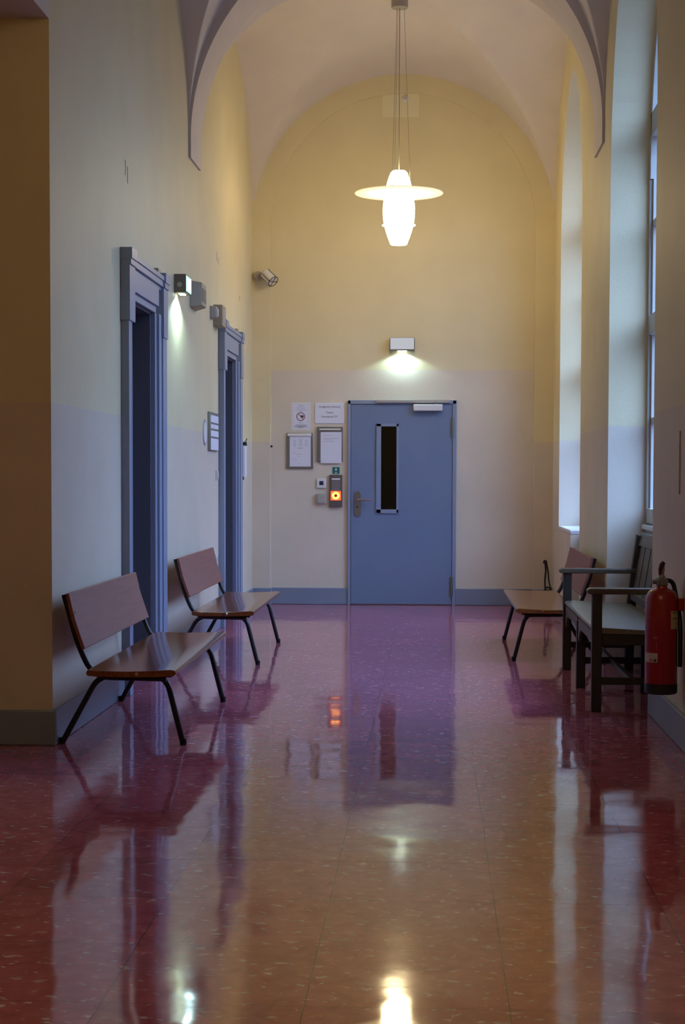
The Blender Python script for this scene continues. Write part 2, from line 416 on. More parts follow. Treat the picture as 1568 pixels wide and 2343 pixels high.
# skirting
H = .17
def base(name, *boxes):
    m = MB()
    for b in boxes: m.box(*b)
    return tag(m.build(name, M_trim, bevel=.006, smooth=True), kind='structure')
base('baseboard_left', (XL, XL+.018, 8.01, DC1[0], 0, H), (XL, XL+.018, DC1[1], DC2[0], 0, H), (XL, XL+.018, DC2[1], YP, 0, H))
base('baseboard_recess', (-4.6, XL+.018, 7.99, 8.01, 0, H))
base('baseboard_end', (XL+.018, -1.63, YP-.018, YP, 0, H), (-1.645, -.86, YE-.018, YE, 0, H), (.235, 1.02, YE-.018, YE, 0, H), (1.005, XR, YP-.018, YP, 0, H))
base('baseboard_right', (XR-.018, XR, -2.2, WIN[0][0], 0, H), (XR-.018, XR, WIN[0][1], YP-.02, 0, H), (XR+ND-.018, XR+ND, WIN[0][0], WIN[0][1], 0, H))

# ---- moulded casings and deep door recesses in the left wall
def casing(name, c0, c1, o0, o1):
    e = empty(name, (XL, (c0+c1)/2, 0)); tag(e, kind='structure')
    inv = Matrix.Translation((-XL, -(c0+c1)/2, 0))
    def B(nm, m, mt, bevel=.003, parent=e):
        m.v = [tuple(inv @ Vector(p)) for p in m.v]; return m.build(nm, mt, parent, bevel=bevel)
    zo, X = 2.36, XL
    def jamb(a, b, sgn):   # a = outer y, b = opening y ; stepped profile
        m = MB(); L = b-a
        for (t0, t1, dep) in ((0, .42, .050), (.42, .62, .040), (.62, .80, .046), (.80, 1, .030)):
            ys = sorted((a+L*t0, a+L*t1)); m.box(X, X+dep, ys[0], ys[1], 0, 2.36)
        return m
    B('jamb', jamb(c0, o0, 1), M_frame); B('jamb', jamb(c1, o1, -1), M_frame)
    m = MB()
    m.box(X, X+.030, o0-.03, o1+.03, zo, zo+.045).box(X, X+.046, o0-.06, o1+.06, zo+.045, zo+.16)
    m.box(X, X+.040, c0+.10, c1-.10, zo+.16, zo+.185).box(X, X+.055, c0+.08, c1-.08, zo+.185, zo+.225)
    m.box(X, X+.062, c0+.05, c1-.05, zo+.225, 2.615)
    B('lintel', m, M_frame)
    for a, b in ((c0-.015, c0+.17), (c1-.17, c1+.0)):
        m = MB().box(X, X+.058, a, b, 2.215, 2.54).box(X, X+.066, a, b, 2.54, 2.575).box(X, X+.072, a, b, 2.575, 2.64)
        B('corner_block', m, M_frame)
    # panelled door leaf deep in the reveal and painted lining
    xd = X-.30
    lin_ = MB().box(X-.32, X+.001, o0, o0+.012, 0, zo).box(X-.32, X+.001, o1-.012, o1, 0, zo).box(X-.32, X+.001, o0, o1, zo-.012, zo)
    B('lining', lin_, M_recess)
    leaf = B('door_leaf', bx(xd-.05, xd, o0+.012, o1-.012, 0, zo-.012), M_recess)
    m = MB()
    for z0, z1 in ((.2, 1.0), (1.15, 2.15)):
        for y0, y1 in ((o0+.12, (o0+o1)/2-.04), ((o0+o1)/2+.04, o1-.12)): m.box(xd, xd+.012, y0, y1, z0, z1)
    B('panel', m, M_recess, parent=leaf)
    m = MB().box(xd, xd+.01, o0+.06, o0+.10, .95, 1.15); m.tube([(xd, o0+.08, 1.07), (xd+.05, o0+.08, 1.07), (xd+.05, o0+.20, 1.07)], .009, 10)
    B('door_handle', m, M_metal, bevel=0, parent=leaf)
    B('contact_block', bx(X+.002, X+.03, c1-.23, c1-.12, 2.615, 2.665), M_putty)
    # wall behind the leaf so that no daylight enters
    return e
casing('door_1', *DC1, *D1)
casing('door_2', *DC2, *D2)
st('wall_behind_doors', bx(XL-.9, XL-.425, 9.4, 16.2, 0, 3.0), M_wall).name = 'wall_beyond'

# ---- steel fire door in the end wall
fd = empty('door_3', (-.31, YE, 0)); tag(fd, kind='structure')
def E(nm, m, mt, parent=fd, bevel=.002, o=(-.31, YE, 0)):
    m.v = [(p[0]-o[0], p[1]-o[1], p[2]-o[2]) for p in m.v]; return m.build(nm, mt, parent, bevel=bevel)
m = MB().box(-.86, -.832, YE-.03, YE, 0, 2.075).box(.202, .238, YE-.03, YE, 0, 2.075).box(-.86, .238, YE-.03, YE, 2.04, 2.075)
E('door_frame', m, M_frame)
leaf = E('door_leaf', bx(-.828, .198, YE-.02, YE, .008, 2.036), M_door)
m = MB()
for b in ((-.57, -.522, .935, 1.84), (-.366, -.344, .935, 1.84), (-.57, -.344, 1.813, 1.84), (-.57, -.344, .935, .972)): m.box(b[0], b[1], YE-.034, YE-.019, b[2], b[3])
E('glazing_frame', m, M_frame)
E('window_pane', bx(-.525, -.364, YE-.024, YE-.019, .965, 1.815), M_darkglass)
pl = [(x, z) for x, z in arc((-.758, 1.126), .034, 0, 180, 12) + arc((-.758, .932), .034, 180, 360, 12)]
hp = E('handle_plate', MB().prism(pl, 'y', YE-.030, YE-.02), M_metal)
E('door_handle', MB().tube(fillet([(-.758, YE-.03, 1.072), (-.758, YE-.075, 1.072), (-.62, YE-.075, 1.070)], .03), .009, 12), M_chrome, bevel=0)
E('keyhole', MB().lathe([(.009, YE-.034), (.009, YE-.03)], 16, (-.763, 0, .996), 'y'), M_dark, bevel=0)
for z0, z1, x0 in ((1.707, 1.906, .19), (.10, .288, .186)):
    E('hinge', MB().tube([(x0+.014, YE-.036, z0), (x0+.014, YE-.036, z1)], .011, 12).box(x0-.004, x0+.016, YE-.034, YE-.02, z0, z1), M_metal, bevel=0)
E('closer_body', bx(-.196, .098, YE-.085, YE-.02, 1.968, 2.034), M_white, bevel=.008)
E('closer_rail', bx(-.571, .175, YE-.055, YE-.028, 2.052, 2.080), M_grey)
E('closer_arm', MB().tube([(.03, YE-.05, 2.03), (.03, YE-.05, 2.065)], .008, 8).box(-.2, .035, YE-.05, YE-.035, 2.045, 2.053), M_metal, bevel=0)

# ---- windows in their niches
def window(name, a, b, zb):
    zs, rise = 3.33, 1.48; c = (a+b)/2; hw = (b-a)/2; x0, x1 = XR+ND, XR+ND+.09
    e = empty(name, (x0, c, zb)); tag(e, kind='structure'); inv = Vector((x0, c, zb))
    def B(nm, m, mt, bevel=.003, parent=e, smooth=True):
        m.v = [tuple(Vector(p)-inv) for p in m.v]; return m.build(nm, mt, parent, bevel=bevel, smooth=smooth)
    def bars(m, xa, xb, mull, stiles, rails, wd):
        for y in mull: m.box(xa, xb, y-wd/2, y+wd/2, zb, zs+rise*math.sqrt(max(0, 1-((abs(y-c))/hw)**2))-.03)
        for z, t in rails: 
            k = hw if z < zs else hw*math.sqrt(max(0, 1-((z-zs)/rise)**2))
            m.box(xa, xb, c-k+.01, c+k-.01, z-t/2, z+t/2)
    m = MB()
    m.box(x0, x1, a, a+.035, zb, zs).box(x0, x1, b-.035, b, zb, zs)
    n = 28
    for i in range(n):
        t0, t1 = math.pi*i/n, math.pi*(i+1)/n
        q = [(c+k*math.cos(t), zs+(rise/hw)*k*math.sin(t)) for k, t in ((hw-.05, t0), (hw, t0), (hw, t1), (hw-.05, t1))]
        m.hexa([(x0,)+p for p in q], [(x1,)+p for p in q])
    bars(m, x0, x1, [c], [], [(zb+.06, .10), (2.34, .13), (3.69, .16)], .11)
    B('window_frame', m, M_wframe)
    s = MB()
    bars(s, x0+.02, x1-.02, [c-hw*.5, c-.09, c+.09], [], [(1.69, .04), (3.03, .04)], .045)
    s.box(x0+.02, x1-.02, a+.035, a+.07, zb, zs).box(x0+.02, x1-.02, b-.07, b-.035, zb, zs)
    B('sash', s, M_wframe)
    yy = [c-hw*math.cos(math.pi*i/24) for i in range(25)]
    poly = [(a+.03, zb+.02), (b-.03, zb+.02)] + [(c+(hw-.03)*math.cos(math.pi*i/24), zs+(rise-.03)*math.sin(math.pi*i/24)) for i in range(25)]
    B('pane', MB().prism(poly, 'x', x0+.05, x0+.055), M_glass, bevel=0)
    hm = MB(); 
    for z in (1.45, 2.28): hm.box(x0-.012, x0, c+.02, c+.05, z-.05, z+.05).tube([(x0-.012, c+.035, z), (x0-.03, c+.035, z), (x0-.03, c+.035, z-.08)], .006, 8)
    B('window_handle', hm, M_metal, bevel=0)
    return e
w1 = window('window_1', WIN[0][0]+.02, WIN[0][1]-.02, .98)
w2 = window('window_2', WIN[1][0]+.02, WIN[1][1]-.02, .84)
st('window_sill_board', MB().box(XR+.235, XR+ND+OW, WIN[0][0], WIN[0][1], .945, .98), M_sill, bevel=.006).name = 'trim_4'
# deep shelf sill and solid apron of the far niche
st('trim_5', MB().box(XR-.004, XR+ND+OW, 14.81, WIN[1][1], .80, .84).box(XR+.12, XR+ND+OW, WIN[1][0], 14.81, .80, .84), M_sill, bevel=.008)

# scratches in the plaster of the left wall
for (y, z, l, t) in ((9.99, 3.13, .09, .2), (10.07, 3.10, .10, -.1), (14.24, 3.16, .08, .15), (14.35, 3.13, .06, -.1), (15.9, 2.98, .05, .1)):
    m = MB().tube([(XL+.001, y, z+l/2), (XL+.001, y+t*.04, z), (XL+.001, y, z-l/2)], .0022, 6)
    m.build('scratch', M_putty, parent=wl)
MB().box(XR-.006, XR, 8.31, 8.325, 1.22, 1.53).build('groove', M_putty, parent=wr)
tag(bx(-.52, -.154, YE-.004, YE, 4.916, 5.31).build('patch', M_patch, parent=ew))

# ------------------------------------------------------------------ pendant lamp
LX, LY = -.313, 15.2
pd = empty('pendant_lamp', (LX, LY, 3.38))
tag(pd, 'lit white pendant lamp with a wide flat disc, hanging on thin cables from the vault', 'lamp')
prof = [(.068, 0), (.074, .004), (.10, .07), (.122, .14), (.137, .21), (.143, .27), (.143, .33), (.136, .40), (.122, .47), (.118, .50), (.103, .56), (.085, .61), (.074, .64), (.058, .655), (0, .66)]
MB().lathe([(0, 0)] + prof, 40).build('glass_body', M_lamp, pd)
MB().lathe([(.120, .452), (.30, .452), (.394, .455), (.396, .458), (.394, .461), (.30, .464), (.120, .464)], 64).build('disc', M_disc, pd)
MB().lathe([(.11, .170), (.150, .170), (.153, .173), (.150, .177), (.11, .177)], 48).build('lower_ring', M_disc, pd)
zc = 5.50 - 3.38
MB().lathe([(0, zc-.03), (.07, zc-.03), (.075, zc-.025), (.075, zc+.06), (0, zc+.06)], 32).build('ceiling_canopy', M_grey, pd)
MB().tube([(0, 0, .655), (0, 0, zc-.02)], .0042, 8).build('power_cable', M_grey, pd)
for k in range(3):
    a = R(90 + 120*k + 25); 
    MB().tube([(.105*math.cos(a), .105*math.sin(a), .46), (.04*math.cos(a), .04*math.sin(a), zc-.02)], .0016, 6).build('suspension_wire', M_metal, pd)

pd_fill = copy_tree(pd); pd_fill.location = (LX, 2.4, 3.38)  # unseen copy of the pendant, added behind the camera to fill the near floor
M_lamp_fill = emitter('fill_lamp_glow', (1.0, .84, .60, 1), LAMP*.8)
pd_fill.children[0].data = pd_fill.children[0].data.copy(); pd_fill.children[0].data.materials[0] = M_lamp_fill
pd_fill['label'] = 'added white pendant lamp with a flat disc, unseen behind the viewer, as fill light'
# ------------------------------------------------------------------ emergency luminaires
M_mint = emitter('lit_green_sign', (.42, 1.0, .78, 1), 1.9)
M_mintw = emitter('lit_white_sign_field', (.85, 1.0, .95, 1), 3.2)
M_signface = emitter('lit_pale_sign', (.80, .82, .90, 1), .62)
M_slot = emitter('lit_lens', (.85, 1.0, .88, 1), 14)
M_lumbody = mat('luminaire_body', '#6c6455', .5)
def luminaire(name, loc, rz, left):
    # local: x along the wall, y into the wall (0), front towards -y
    e = empty(name, loc, rz); W, Hh, Dp = .125, .13, .085
    MB().box(-W, W, -Dp, 0, 0, Hh).build('housing', M_lumbody, e, bevel=.005)
    if left:
        p = bx(-W+.012, W-.012, -Dp-.004, -Dp, .012, Hh-.012).build('sign_panel', M_mint, e)
        p['label'] = 'glowing green sign panel'
        bx(-.075, .09, -Dp-.006, -Dp-.004, .028, Hh-.028).build('sign_field', M_mintw, p)
        MB().lathe([(.018, -W-.004), (.018, -W)], 20, (0, -.04, .055), 'x').build('cable_plug', M_grey, e)
    else:
        p = bx(-W+.006, W-.006, -Dp-.004, -Dp, .012, Hh-.004).build('sign_panel', M_signface, e)
        p['label'] = 'pale lit sign panel'
    bx(-.045, .045, -.06, -.02, -.004, 0).build('lens', M_slot, e)
    for (sz, dx) in ((1, 0),):
        l = bpy.data.lights.new('downlight', 'SPOT'); l.energy = 30 if left else 12; l.color = (.60, .95, 1.0); l.spot_size = R(150); l.spot_blend = .35; l.shadow_soft_size = .015
        lo = bpy.data.objects.new('downlight', l); COL.objects.link(lo); lo.parent = e; lo.location = (0, -.062, -.012); lo.rotation_euler = (0, 0, 0)
    return e
e = luminaire('emergency_light', (XL, 12.0, 2.60), R(90), True)
tag(e, 'brown emergency light box with glowing green sign and beam, on the left wall', 'light')
e = luminaire('emergency_light', (-.312, YE, 2.575), 0, False)
tag(e, 'white lit emergency light box above the blue steel door', 'light')

# ------------------------------------------------------------------ boxes on the left wall
def wall_box(name, yc, z0, L, Hh, D, mt, cham=.03):
    e = empty(name, (XL, yc, z0))
    a = [(0, -L/2, 0), (0, L/2, 0), (0, L/2, Hh), (0, -L/2, Hh)]; c = cham
    b = [(D, -L/2+c, c*.4), (D, L/2-c, c*.4), (D, L/2-c, Hh-c*.2), (D, -L/2+c, Hh-c*.2)]
    MB().hexa(a, b).build('housing', mt, e, bevel=.004)
    return e
e = wall_box('loudspeaker_box', 12.82, 2.575, .34, .20, .085, M_putty, .05)
bx(0, .003, -.10, .10, .05, .15).build('speaker_grille', mat('grille', '#7d7767', .7), e, loc=(.085, 0, 0))
tag(e, 'plain putty grey box on the left wall just behind the glowing emergency light', 'box')
e = wall_box('sounder_box', 14.14, 2.555, .26, .178, .075, M_putty, .01)
bx(0, .002, -.08, .08, .03, .15).build('cover_plate', M_grey, e, loc=(.075, 0, 0))
tag(e, 'brown grey box mounted over the top corner of the far left doorway', 'box')
e = wall_box('motion_detector', 13.86, 2.60, .14, .10, .05, M_grey, .02)
bx(0, .012, -.03, .03, .02, .08).build('lens_cover', M_white, e, loc=(.048, 0, 0))
tag(e, 'small pale grey detector beside the brown grey box above the far left doorway', 'detector')

# ------------------------------------------------------------------ notices, left wall
e = empty('display_case', (XL, 13.92, 1.515)); tag(e, 'shallow grey notice case with several papers, left of the far doorway', 'notice case')
MB().box(0, .022, -.27, .27, 0, .315).build('case', M_metal, e, bevel=.003)
for (y0, y1, z0, z1) in ((-.24, .24, .0, .10), (-.24, .24, .11, .165), (-.24, .24, .175, .215), (-.24, .24, .225, .29)):
    bx(.022, .0235, y0, y1, z0+.006, z1).build('notice', M_paper, e)
e = empty('round_sign', (XL, 13.46, 1.655)); tag(e, 'round pale sign with grey rim on the left wall beside the notice case', 'sign')
MB().lathe([(.105, 0), (.105, .006), (0, .006)], 32, (0, 0, 0), 'x').build('plate', M_ink2, e)
MB().lathe([(.085, .006), (.085, .008), (0, .008)], 32, (0, 0, 0), 'x').build('face', M_white, e)
e = empty('light_switch', (XL, 14.19, 1.315)); tag(e, 'small white wall switch under the notice case beside the far doorway', 'switch')
bx(0, .012, -.042, .042, -.042, .042).build('switch_plate', M_white, e, bevel=.003); bx(.012, .018, -.028, .028, -.028, .028).build('rocker', M_white, e, bevel=.002)
e = empty('wall_socket', (XL, 14.16, .60)); tag(e, 'small white wall socket low on the left wall behind the far bench', 'socket')
bx(0, .012, -.042, .042, -.042, .042).build('socket_plate', M_white, e, bevel=.003); MB().lathe([(.02, .012), (.02, .014), (0, .014)], 20, (0,0,0), 'x').build('socket_insert', M_grey, e)
e = empty('hanging_paper', (XL, 16.22, 1.30)); tag(e, 'white paper hanging from a black clip, right of the far left doorway', 'paper')
bx(.010, .026, -.10, .10, 0, .30).build('sheets', M_paper, e)
m = MB().box(.004, .032, -.05, .05, .30, .335); m.tube([(.02, 0, .33), (.035, .02, .37)], .004, 8)
m.build('clip', M_dark, e)
bx(.004, .014, -.10, -.06, -.03, 0).build('hook', M_dark, e)

# ------------------------------------------------------------------ cage spotlight high on the corner
e = empty('cage_spotlight', (-1.765, YP, 3.325)); tag(e, 'small white caged wall spotlight high in the far left corner', 'spotlight')
MB().lathe([(.0, -.05), (.036, -.05), (.045, -.045), (.045, 0)], 24, (0, 0, 0), 'y').build('wall_mount', M_grey, e)
MB().tube([(0, -.05, -.01), (.06, -.08, -.02)], .012, 10).build('swivel_arm', M_metal, e)
A = Vector((.06, -.075, .03)); Bv = Vector((.155, -.14, -.065)); dr = (Bv-A).normalized()
h = MB().tube([A, A+dr*.02, Bv-dr*.02, Bv], [.03, .05, .055, .05], 20).build('lamp_head', M_white, e)
m = MB()
s1 = dr.cross(Vector((0, 0, 1))).normalized(); s2 = dr.cross(s1)
ringc = Bv+dr*.012
m.tube([ringc + (s1*math.cos(t*math.pi/8)+s2*math.sin(t*math.pi/8))*.058 for t in range(17)], .0035, 6)
for t in range(4):
    q = (s1*math.cos(t*math.pi/2)+s2*math.sin(t*math.pi/2))*.058
    m.tube([A+dr*.03+q, ringc+q], .003, 6)
m.tube([ringc-s1*.058, ringc+s1*.058], .003, 6); m.tube([ringc-s2*.058, ringc+s2*.058], .003, 6)
m.build('wire_cage', M_dark, e)
e = empty('smoke_detector', (-.291, YE, 5.10)); tag(e, 'tiny white detector on the pale square patch high on the end wall', 'detector')
MB().lathe([(0, -.035), (.02, -.035), (.034, -.018), (.038, 0)], 24, (0, 0, 0), 'y').build('housing', M_white, e)
MB().lathe([(0, -.012), (.012, -.012), (.012, 0)], 16, (0, -.034, 0), 'y').build('sensor_tip', M_grey, e)
e = empty('door_stop', (-1.645, 17.07, 1.61)); tag(e, 'tiny black stopper on the edge of the far left pilaster', 'stopper')
MB().lathe([(.012, 0), (.012, .012), (.008, .02), (0, .02)], 14, (0, 0, 0), 'x').build('rubber_tip', M_dark, e)

# ------------------------------------------------------------------ notices and controls on the end wall
def text(body, size, parent, x, z, y, mt, align='CENTER', name='lettering'):
    c = bpy.data.curves.new('t', 'FONT'); c.body = body; c.size = size; c.align_x = align; c.extrude = .0003
    to = bpy.data.objects.new('t', c); COL.objects.link(to)
    bpy.context.view_layer.update()
    me = bpy.data.meshes.new_from_object(to.evaluated_get(bpy.context.evaluated_depsgraph_get()))
    bpy.data.objects.remove(to); me.materials.clear(); me.materials.append(mt)
    me.transform(Matrix.Rotation(R(90), 4, 'X')); me.name = name
    o = bpy.data.objects.new(name, me); COL.objects.link(o); o.parent = parent; o.location = (x, y, z); return o
def lines(parent, rows, y, mt, name='print'):
    m = MB()
    for (x0, x1, z, t) in rows: m.box(x0, x1, y-.0004, y, z-t/2, z+t/2)
    return m.build(name, mt, parent, smooth=False)
# pacemaker warning notice
e = empty('warning_notice', (-1.342, YE, 1.915)); tag(e, 'laminated notice with a crossed out black heart in a red ring, on the end wall', 'notice')
bx(-.10, .10, -.002, 0, -.142, .142).build('laminate', M_white, e, bevel=.001)
sh = bx(-.085, .085, -.003, -.002, -.125, .128).build('sheet', M_paper, e)
m = MB()
for b in ((-.078, -.0765, -.118, .120), (.0765, .078, -.118, .120)): m.box(b[0], b[1], -.0036, -.003, b[2], b[3])
for z in (-.118, .1187): m.box(-.078, .078, -.0036, -.003, z, z+.0015)
m.build('border', M_ink2, e, smooth=False)
text('Achtung', .013, e, 0, .104, -.0035, M_ink)
lines(e, [(-.058, .056, .092, .0025), (-.052, .052, .080, .0025), (-.066, .066, .063, .004), (-.012, .012, .051, .004)], -.0031, M_ink2)
text('Hinweis', .012, e, 0, -.068, -.0035, M_ink)
lines(e, [(-.055, .066, -.085, .0025), (-.035, .05, -.093, .0025), (-.066, .064, -.102, .005), (-.025, .025, -.112, .004)], -.0031, M_ink)
M_ring = mat('red_print', '#7e2a38', .6)
m = MB(); nn = 36
for i in range(nn):
    a0, a1 = 2*math.pi*i/nn, 2*math.pi*(i+1)/nn
    q = [(r_*math.cos(t), -.002+r_*math.sin(t)) for r_, t in ((.037, a0), (.044, a0), (.044, a1), (.037, a1))]
    m.hexa([(p[0], -.0042, p[1]) for p in q], [(p[0], -.003, p[1]) for p in q])
c45 = math.cos(R(45))
m.prism([(-.030, .026), (-.026, .030), (.030, -.026), (.026, -.030)], 'y', -.0042, -.003)
m.build('prohibition_ring', M_ring, e, smooth=False)
hp_ = []
for i in range(40):
    t = 2*math.pi*i/40
    hp_.append((.013 + .00125*16*math.sin(t)**3*.9, -.002 + .00125*(13*math.cos(t)-5*math.cos(2*t)-2*math.cos(3*t)-math.cos(4*t))))
MB().prism(hp_, 'y', -.0038, -.003).build('heart', M_ink, e, smooth=False)
# court sign
e = empty('room_sign', (-1.048, YE, 1.947)); tag(e, 'white landscape sign with three lines of black text left of the blue door', 'sign')
bx(-.149, .149, -.006, 0, -.104, .104).build('board', M_paper, e, bevel=.001)
text('Landgericht Hamburg', .0245, e, 0, .058, -.0063, M_ink)
text('Zugang', .0245, e, 0, .001, -.0063, M_ink)
text('Sitzungssaal 237', .0255, e, 0, -.042, -.0063, M_ink)
# clip frames
e = empty('clip_frame', (-1.351, YE, 1.565)); tag(e, 'grey clip frame under the crossed out heart notice, its sheet covered in faint columns', 'frame')
bx(-.136, .136, -.016, 0, -.182, .182).build('back_plate', M_metal, e, bevel=.003)
bx(-.128, .118, -.030, -.012, .146, .176).build('clamp_bar', M_white, e, bevel=.008)
s = bx(-.102, .112, -.019, -.016, -.160, .146).build('sheet', M_paper, e)
lines(s, [(-.062, -.042, .105-.012*k, .004) for k in range(6)] + [(-.008, .026, .112-.012*k, .003) for k in range(6)] + [(.052, .082, .108-.012*k, .003) for k in range(6)] + [(-.022, .030, .028, .006), (-.07, -.045, -.02, .003), (-.03, .02, -.035, .003), (-.02, .0, -.055, .003), (-.065, -.03, -.09, .003)], -.0191, M_ink2)
e = empty('clip_frame', (-1.040, YE, 1.632)); tag(e, 'grey clip frame directly under the white text sign, its sheet nearly blank', 'frame')
bx(-.134, .130, -.016, 0, -.178, .178).build('back_plate', M_metal, e, bevel=.003)
bx(-.145, -.137, -.014, 0, -.178, .178).build('side_rail', M_grey, e, bevel=.002)
bx(-.112, .108, -.032, -.014, .142, .158).build('clamp_bar', M_white, e, bevel=.006)
s = bx(-.098, .116, -.020, -.016, -.192, .124).build('sheet', M_paper, e)
lines(s, [(-.07, .018, .092, .003), (-.07, .078, .058, .003), (-.068, .03, .044, .003), (-.07, .045, .028, .003)], -.0201, M_ink2)
# green escape sign
M_gsign = mat('green_sign', '#12685f', .4); M_gw = mat('sign_white', '#cfe6e0', .5)
e = empty('escape_button_sign', (-.981, YE, 1.366)); tag(e, 'small dark green square sign with a white arrow above the glowing orange button', 'sign')
bx(-.036, .036, -.003, 0, -.034, .034).build('plate', M_gsign, e)
m = MB().prism([(-.021, -.020), (0, -.031), (.021, -.020), (.011, -.021), (-.011, -.021)], 'y', -.0042, -.003)
m.box(-.008, .008, -.0042, -.003, -.008, .022).box(-.011, .011, -.0042, -.003, -.006, .004)
m.build('pictogram', M_gw, e, smooth=False)
# emergency door release
M_dev = mat('brown_grey_terminal', '#5f5652', .4); M_dev2 = mat('terminal_panel', '#7a706e', .4)
M_or = emitter('glowing_orange', (1.0, .09, .03, 1), 2.2); M_ye = emitter('glowing_yellow_ring', (1.0, .42, .07, 1), 4.0)
e = empty('door_release_terminal', (-.981, YE, .995)); tag(e, 'tall brown door release terminal with a glowing orange button left of the blue door', 'switch')
bx(-.066, .066, -.03, 0, 0, .328).build('housing', M_dev, e, bevel=.004)
bx(-.042, .042, -.034, -.03, .165, .28).build('front_panel', M_dev2, e, bevel=.002)
bx(-.042, .042, -.040, -.03, .275, .292).build('status_strip', M_white, e, bevel=.002)
p = bx(-.052, .052, -.036, -.03, .068, .162).build('button_housing', M_or, e, bevel=.004)
MB().lathe([(.038, -.042), (.040, -.036)], 28, (0, 0, .116), 'y').build('button_ring', M_ye, p)
MB().lathe([(0, -.047), (.013, -.047), (.016, -.042), (.017, -.036)], 20, (0, 0, .116), 'y').build('button', mat('orange_button', '#a8390c', .4), p)
# thermostat and box
e = empty('thermostat', (-1.129, YE, 1.236)); tag(e, 'white square thermostat with a dark blue display left of the release terminal', 'thermostat')
bx(-.049, .049, -.018, 0, -.049, .049).build('housing', M_white, e, bevel=.006)
bx(-.021, .021, -.020, -.018, -.018, .022).build('display', mat('display', '#2c3350', .3), e)
e = empty('push_button_box', (-1.131, YE, 1.079)); tag(e, 'plain grey square box below the thermostat', 'switch')
bx(-.049, .049, -.035, 0, -.053, .053).build('housing', M_grey, e, bevel=.006)
bx(-.036, .036, -.039, -.035, -.040, .038).build('cover', M_grey, e, bevel=.003)

# ------------------------------------------------------------------ benches with plywood seat and steel tube frame
def make_bench():
    # local: x = distance from the wall, y along the wall, z up
    e = empty('bench', (0, 0, 0)); T = .39
    prof = [(.205, T-.004), (.25, T-.008), (.40, T-.010), (.52, T-.006), (.600, T), (.622, T-.004), (.628, T-.018), (.612, T-.032), (.52, T-.036), (.40, T-.038), (.25, T-.036), (.205, T-.032), (.198, T-.018)]
    s = MB().prism(prof, 'y', -1.0, 1.0).build('seat', M_seat, e, angle=50)
    m = s.modifiers.new('bevel', 'BEVEL'); m.width = .003; m.segments = 2; m.limit_method = 'ANGLE'; m.angle_limit = R(60)
    bp = [(.082, .74), (.100, .742), (.128, .62), (.176, .478), (.160, .470), (.108, .62)]
    MB().prism(bp, 'y', -.91, .91).build('backrest', M_back, e, bevel=.003)
    for sy in (-1, 1):
        yf = sy*.78; ye_ = sy*.885
        up_ = fillet([(.072, ye_, .735), (.135, ye_, .50), (.205, ye_-sy*.02, .338), (.56, ye_-sy*.02, .332)], .09)
        fr = MB().tube(up_, .0145, 12)
        fr.box(.235, .575, yf-.02, yf+.02, .330, .354)
        f = fr.build('side_frame', M_tube, e)
        MB().tube([(.09, ye_, .65), (.125, ye_, .65)], .006, 8).build('bolt', M_chrome, f)
        fl_ = fillet([(.40, yf, .334), (.545, yf, .334), (.628, yf, .004)], .07)
        bl_ = fillet([(.40, yf, .334), (.215, yf, .334), (.035, yf, .004)], .07)
        for pth, foot in ((fl_, (.628, yf)), (bl_, (.035, yf))):
            lg = MB().tube(pth, .0145, 12).build('leg', M_tube, e)
            MB().lathe([(.0155, 0), (.017, .02), (.0155, .03)], 14, (foot[0], foot[1], 0)).build('rubber_foot', M_rubber, lg)
        MB().lathe([(0, sy*1.004), (.007, sy*1.003), (.009, sy*1.0)], 12, (.44, 0, T-.022), 'y').build('screw', M_chrome, s)
    return e
b1 = make_bench()
b2 = copy_tree(b1); b3 = copy_tree(b1)
b1.location = (XL, 8.84, 0); b2.location = (XL, 12.33, 0); b3.location = (XR, 12.72, 0); b3.rotation_euler.z = math.pi
g = 'plywood and steel tube benches along the walls'
tag(b1, 'brown plywood bench on black tube legs, nearest on the left, by the grey pillar base', 'bench', g)
tag(b2, 'brown plywood bench on black tube legs between the two left doorways', 'bench', g)
tag(b3, 'brown plywood bench on black tube legs against the right wall, behind the old wooden bench', 'bench', g)

# ------------------------------------------------------------------ old wooden armchair bench in the near window niche
e = empty('wooden_bench', (1.15, 10.4, 0)); tag(e, 'old dark wooden bench with armrests and boarded back in the right window niche', 'bench')
O = Vector((1.15, 10.4, 0))
def W(nm, m, mt, bevel=.004, parent=e):
    m.v = [tuple(Vector(p)-O) for p in m.v]; return m.build(nm, mt, parent, bevel=bevel)
ys = (9.385, 11.43); XF = .915
for y in ys:
    W('leg', bx(XF-.028, XF+.028, y-.03, y+.03, 0, .655), M_olddark)
    q = [(1.30, 0), (1.36, 0), (1.375, .46), (1.425, .90), (1.375, .92), (1.315, .46)]
    W('back_post', MB().prism(q, 'y', y-.03, y+.03), M_olddark)
W('leg', bx(XF-.02, XF+.035, 10.42, 10.48, 0, .42), M_olddark)
W('leg', bx(1.29, 1.345, 10.42, 10.48, 0, .42), M_olddark)
for y in ys:
    pr = [(XF-.052, .660), (XF-.058, .668), (XF-.055, .680), (XF-.04, .688), (1.40, .688), (1.40, .655), (XF-.04, .655)]
    W('armrest', MB().prism(pr, 'y', y-.045, y+.045), M_oldwood, bevel=.008)
sp_ = [(XF-.015, .445), (XF-.022, .455), (XF-.015, .468), (XF+.02, .470), (1.15, .458), (1.34, .452), (1.34, .430), (XF+.0, .435)]
W('seat', MB().prism(sp_, 'y', 9.36, 11.46), M_oldseat, bevel=.003)
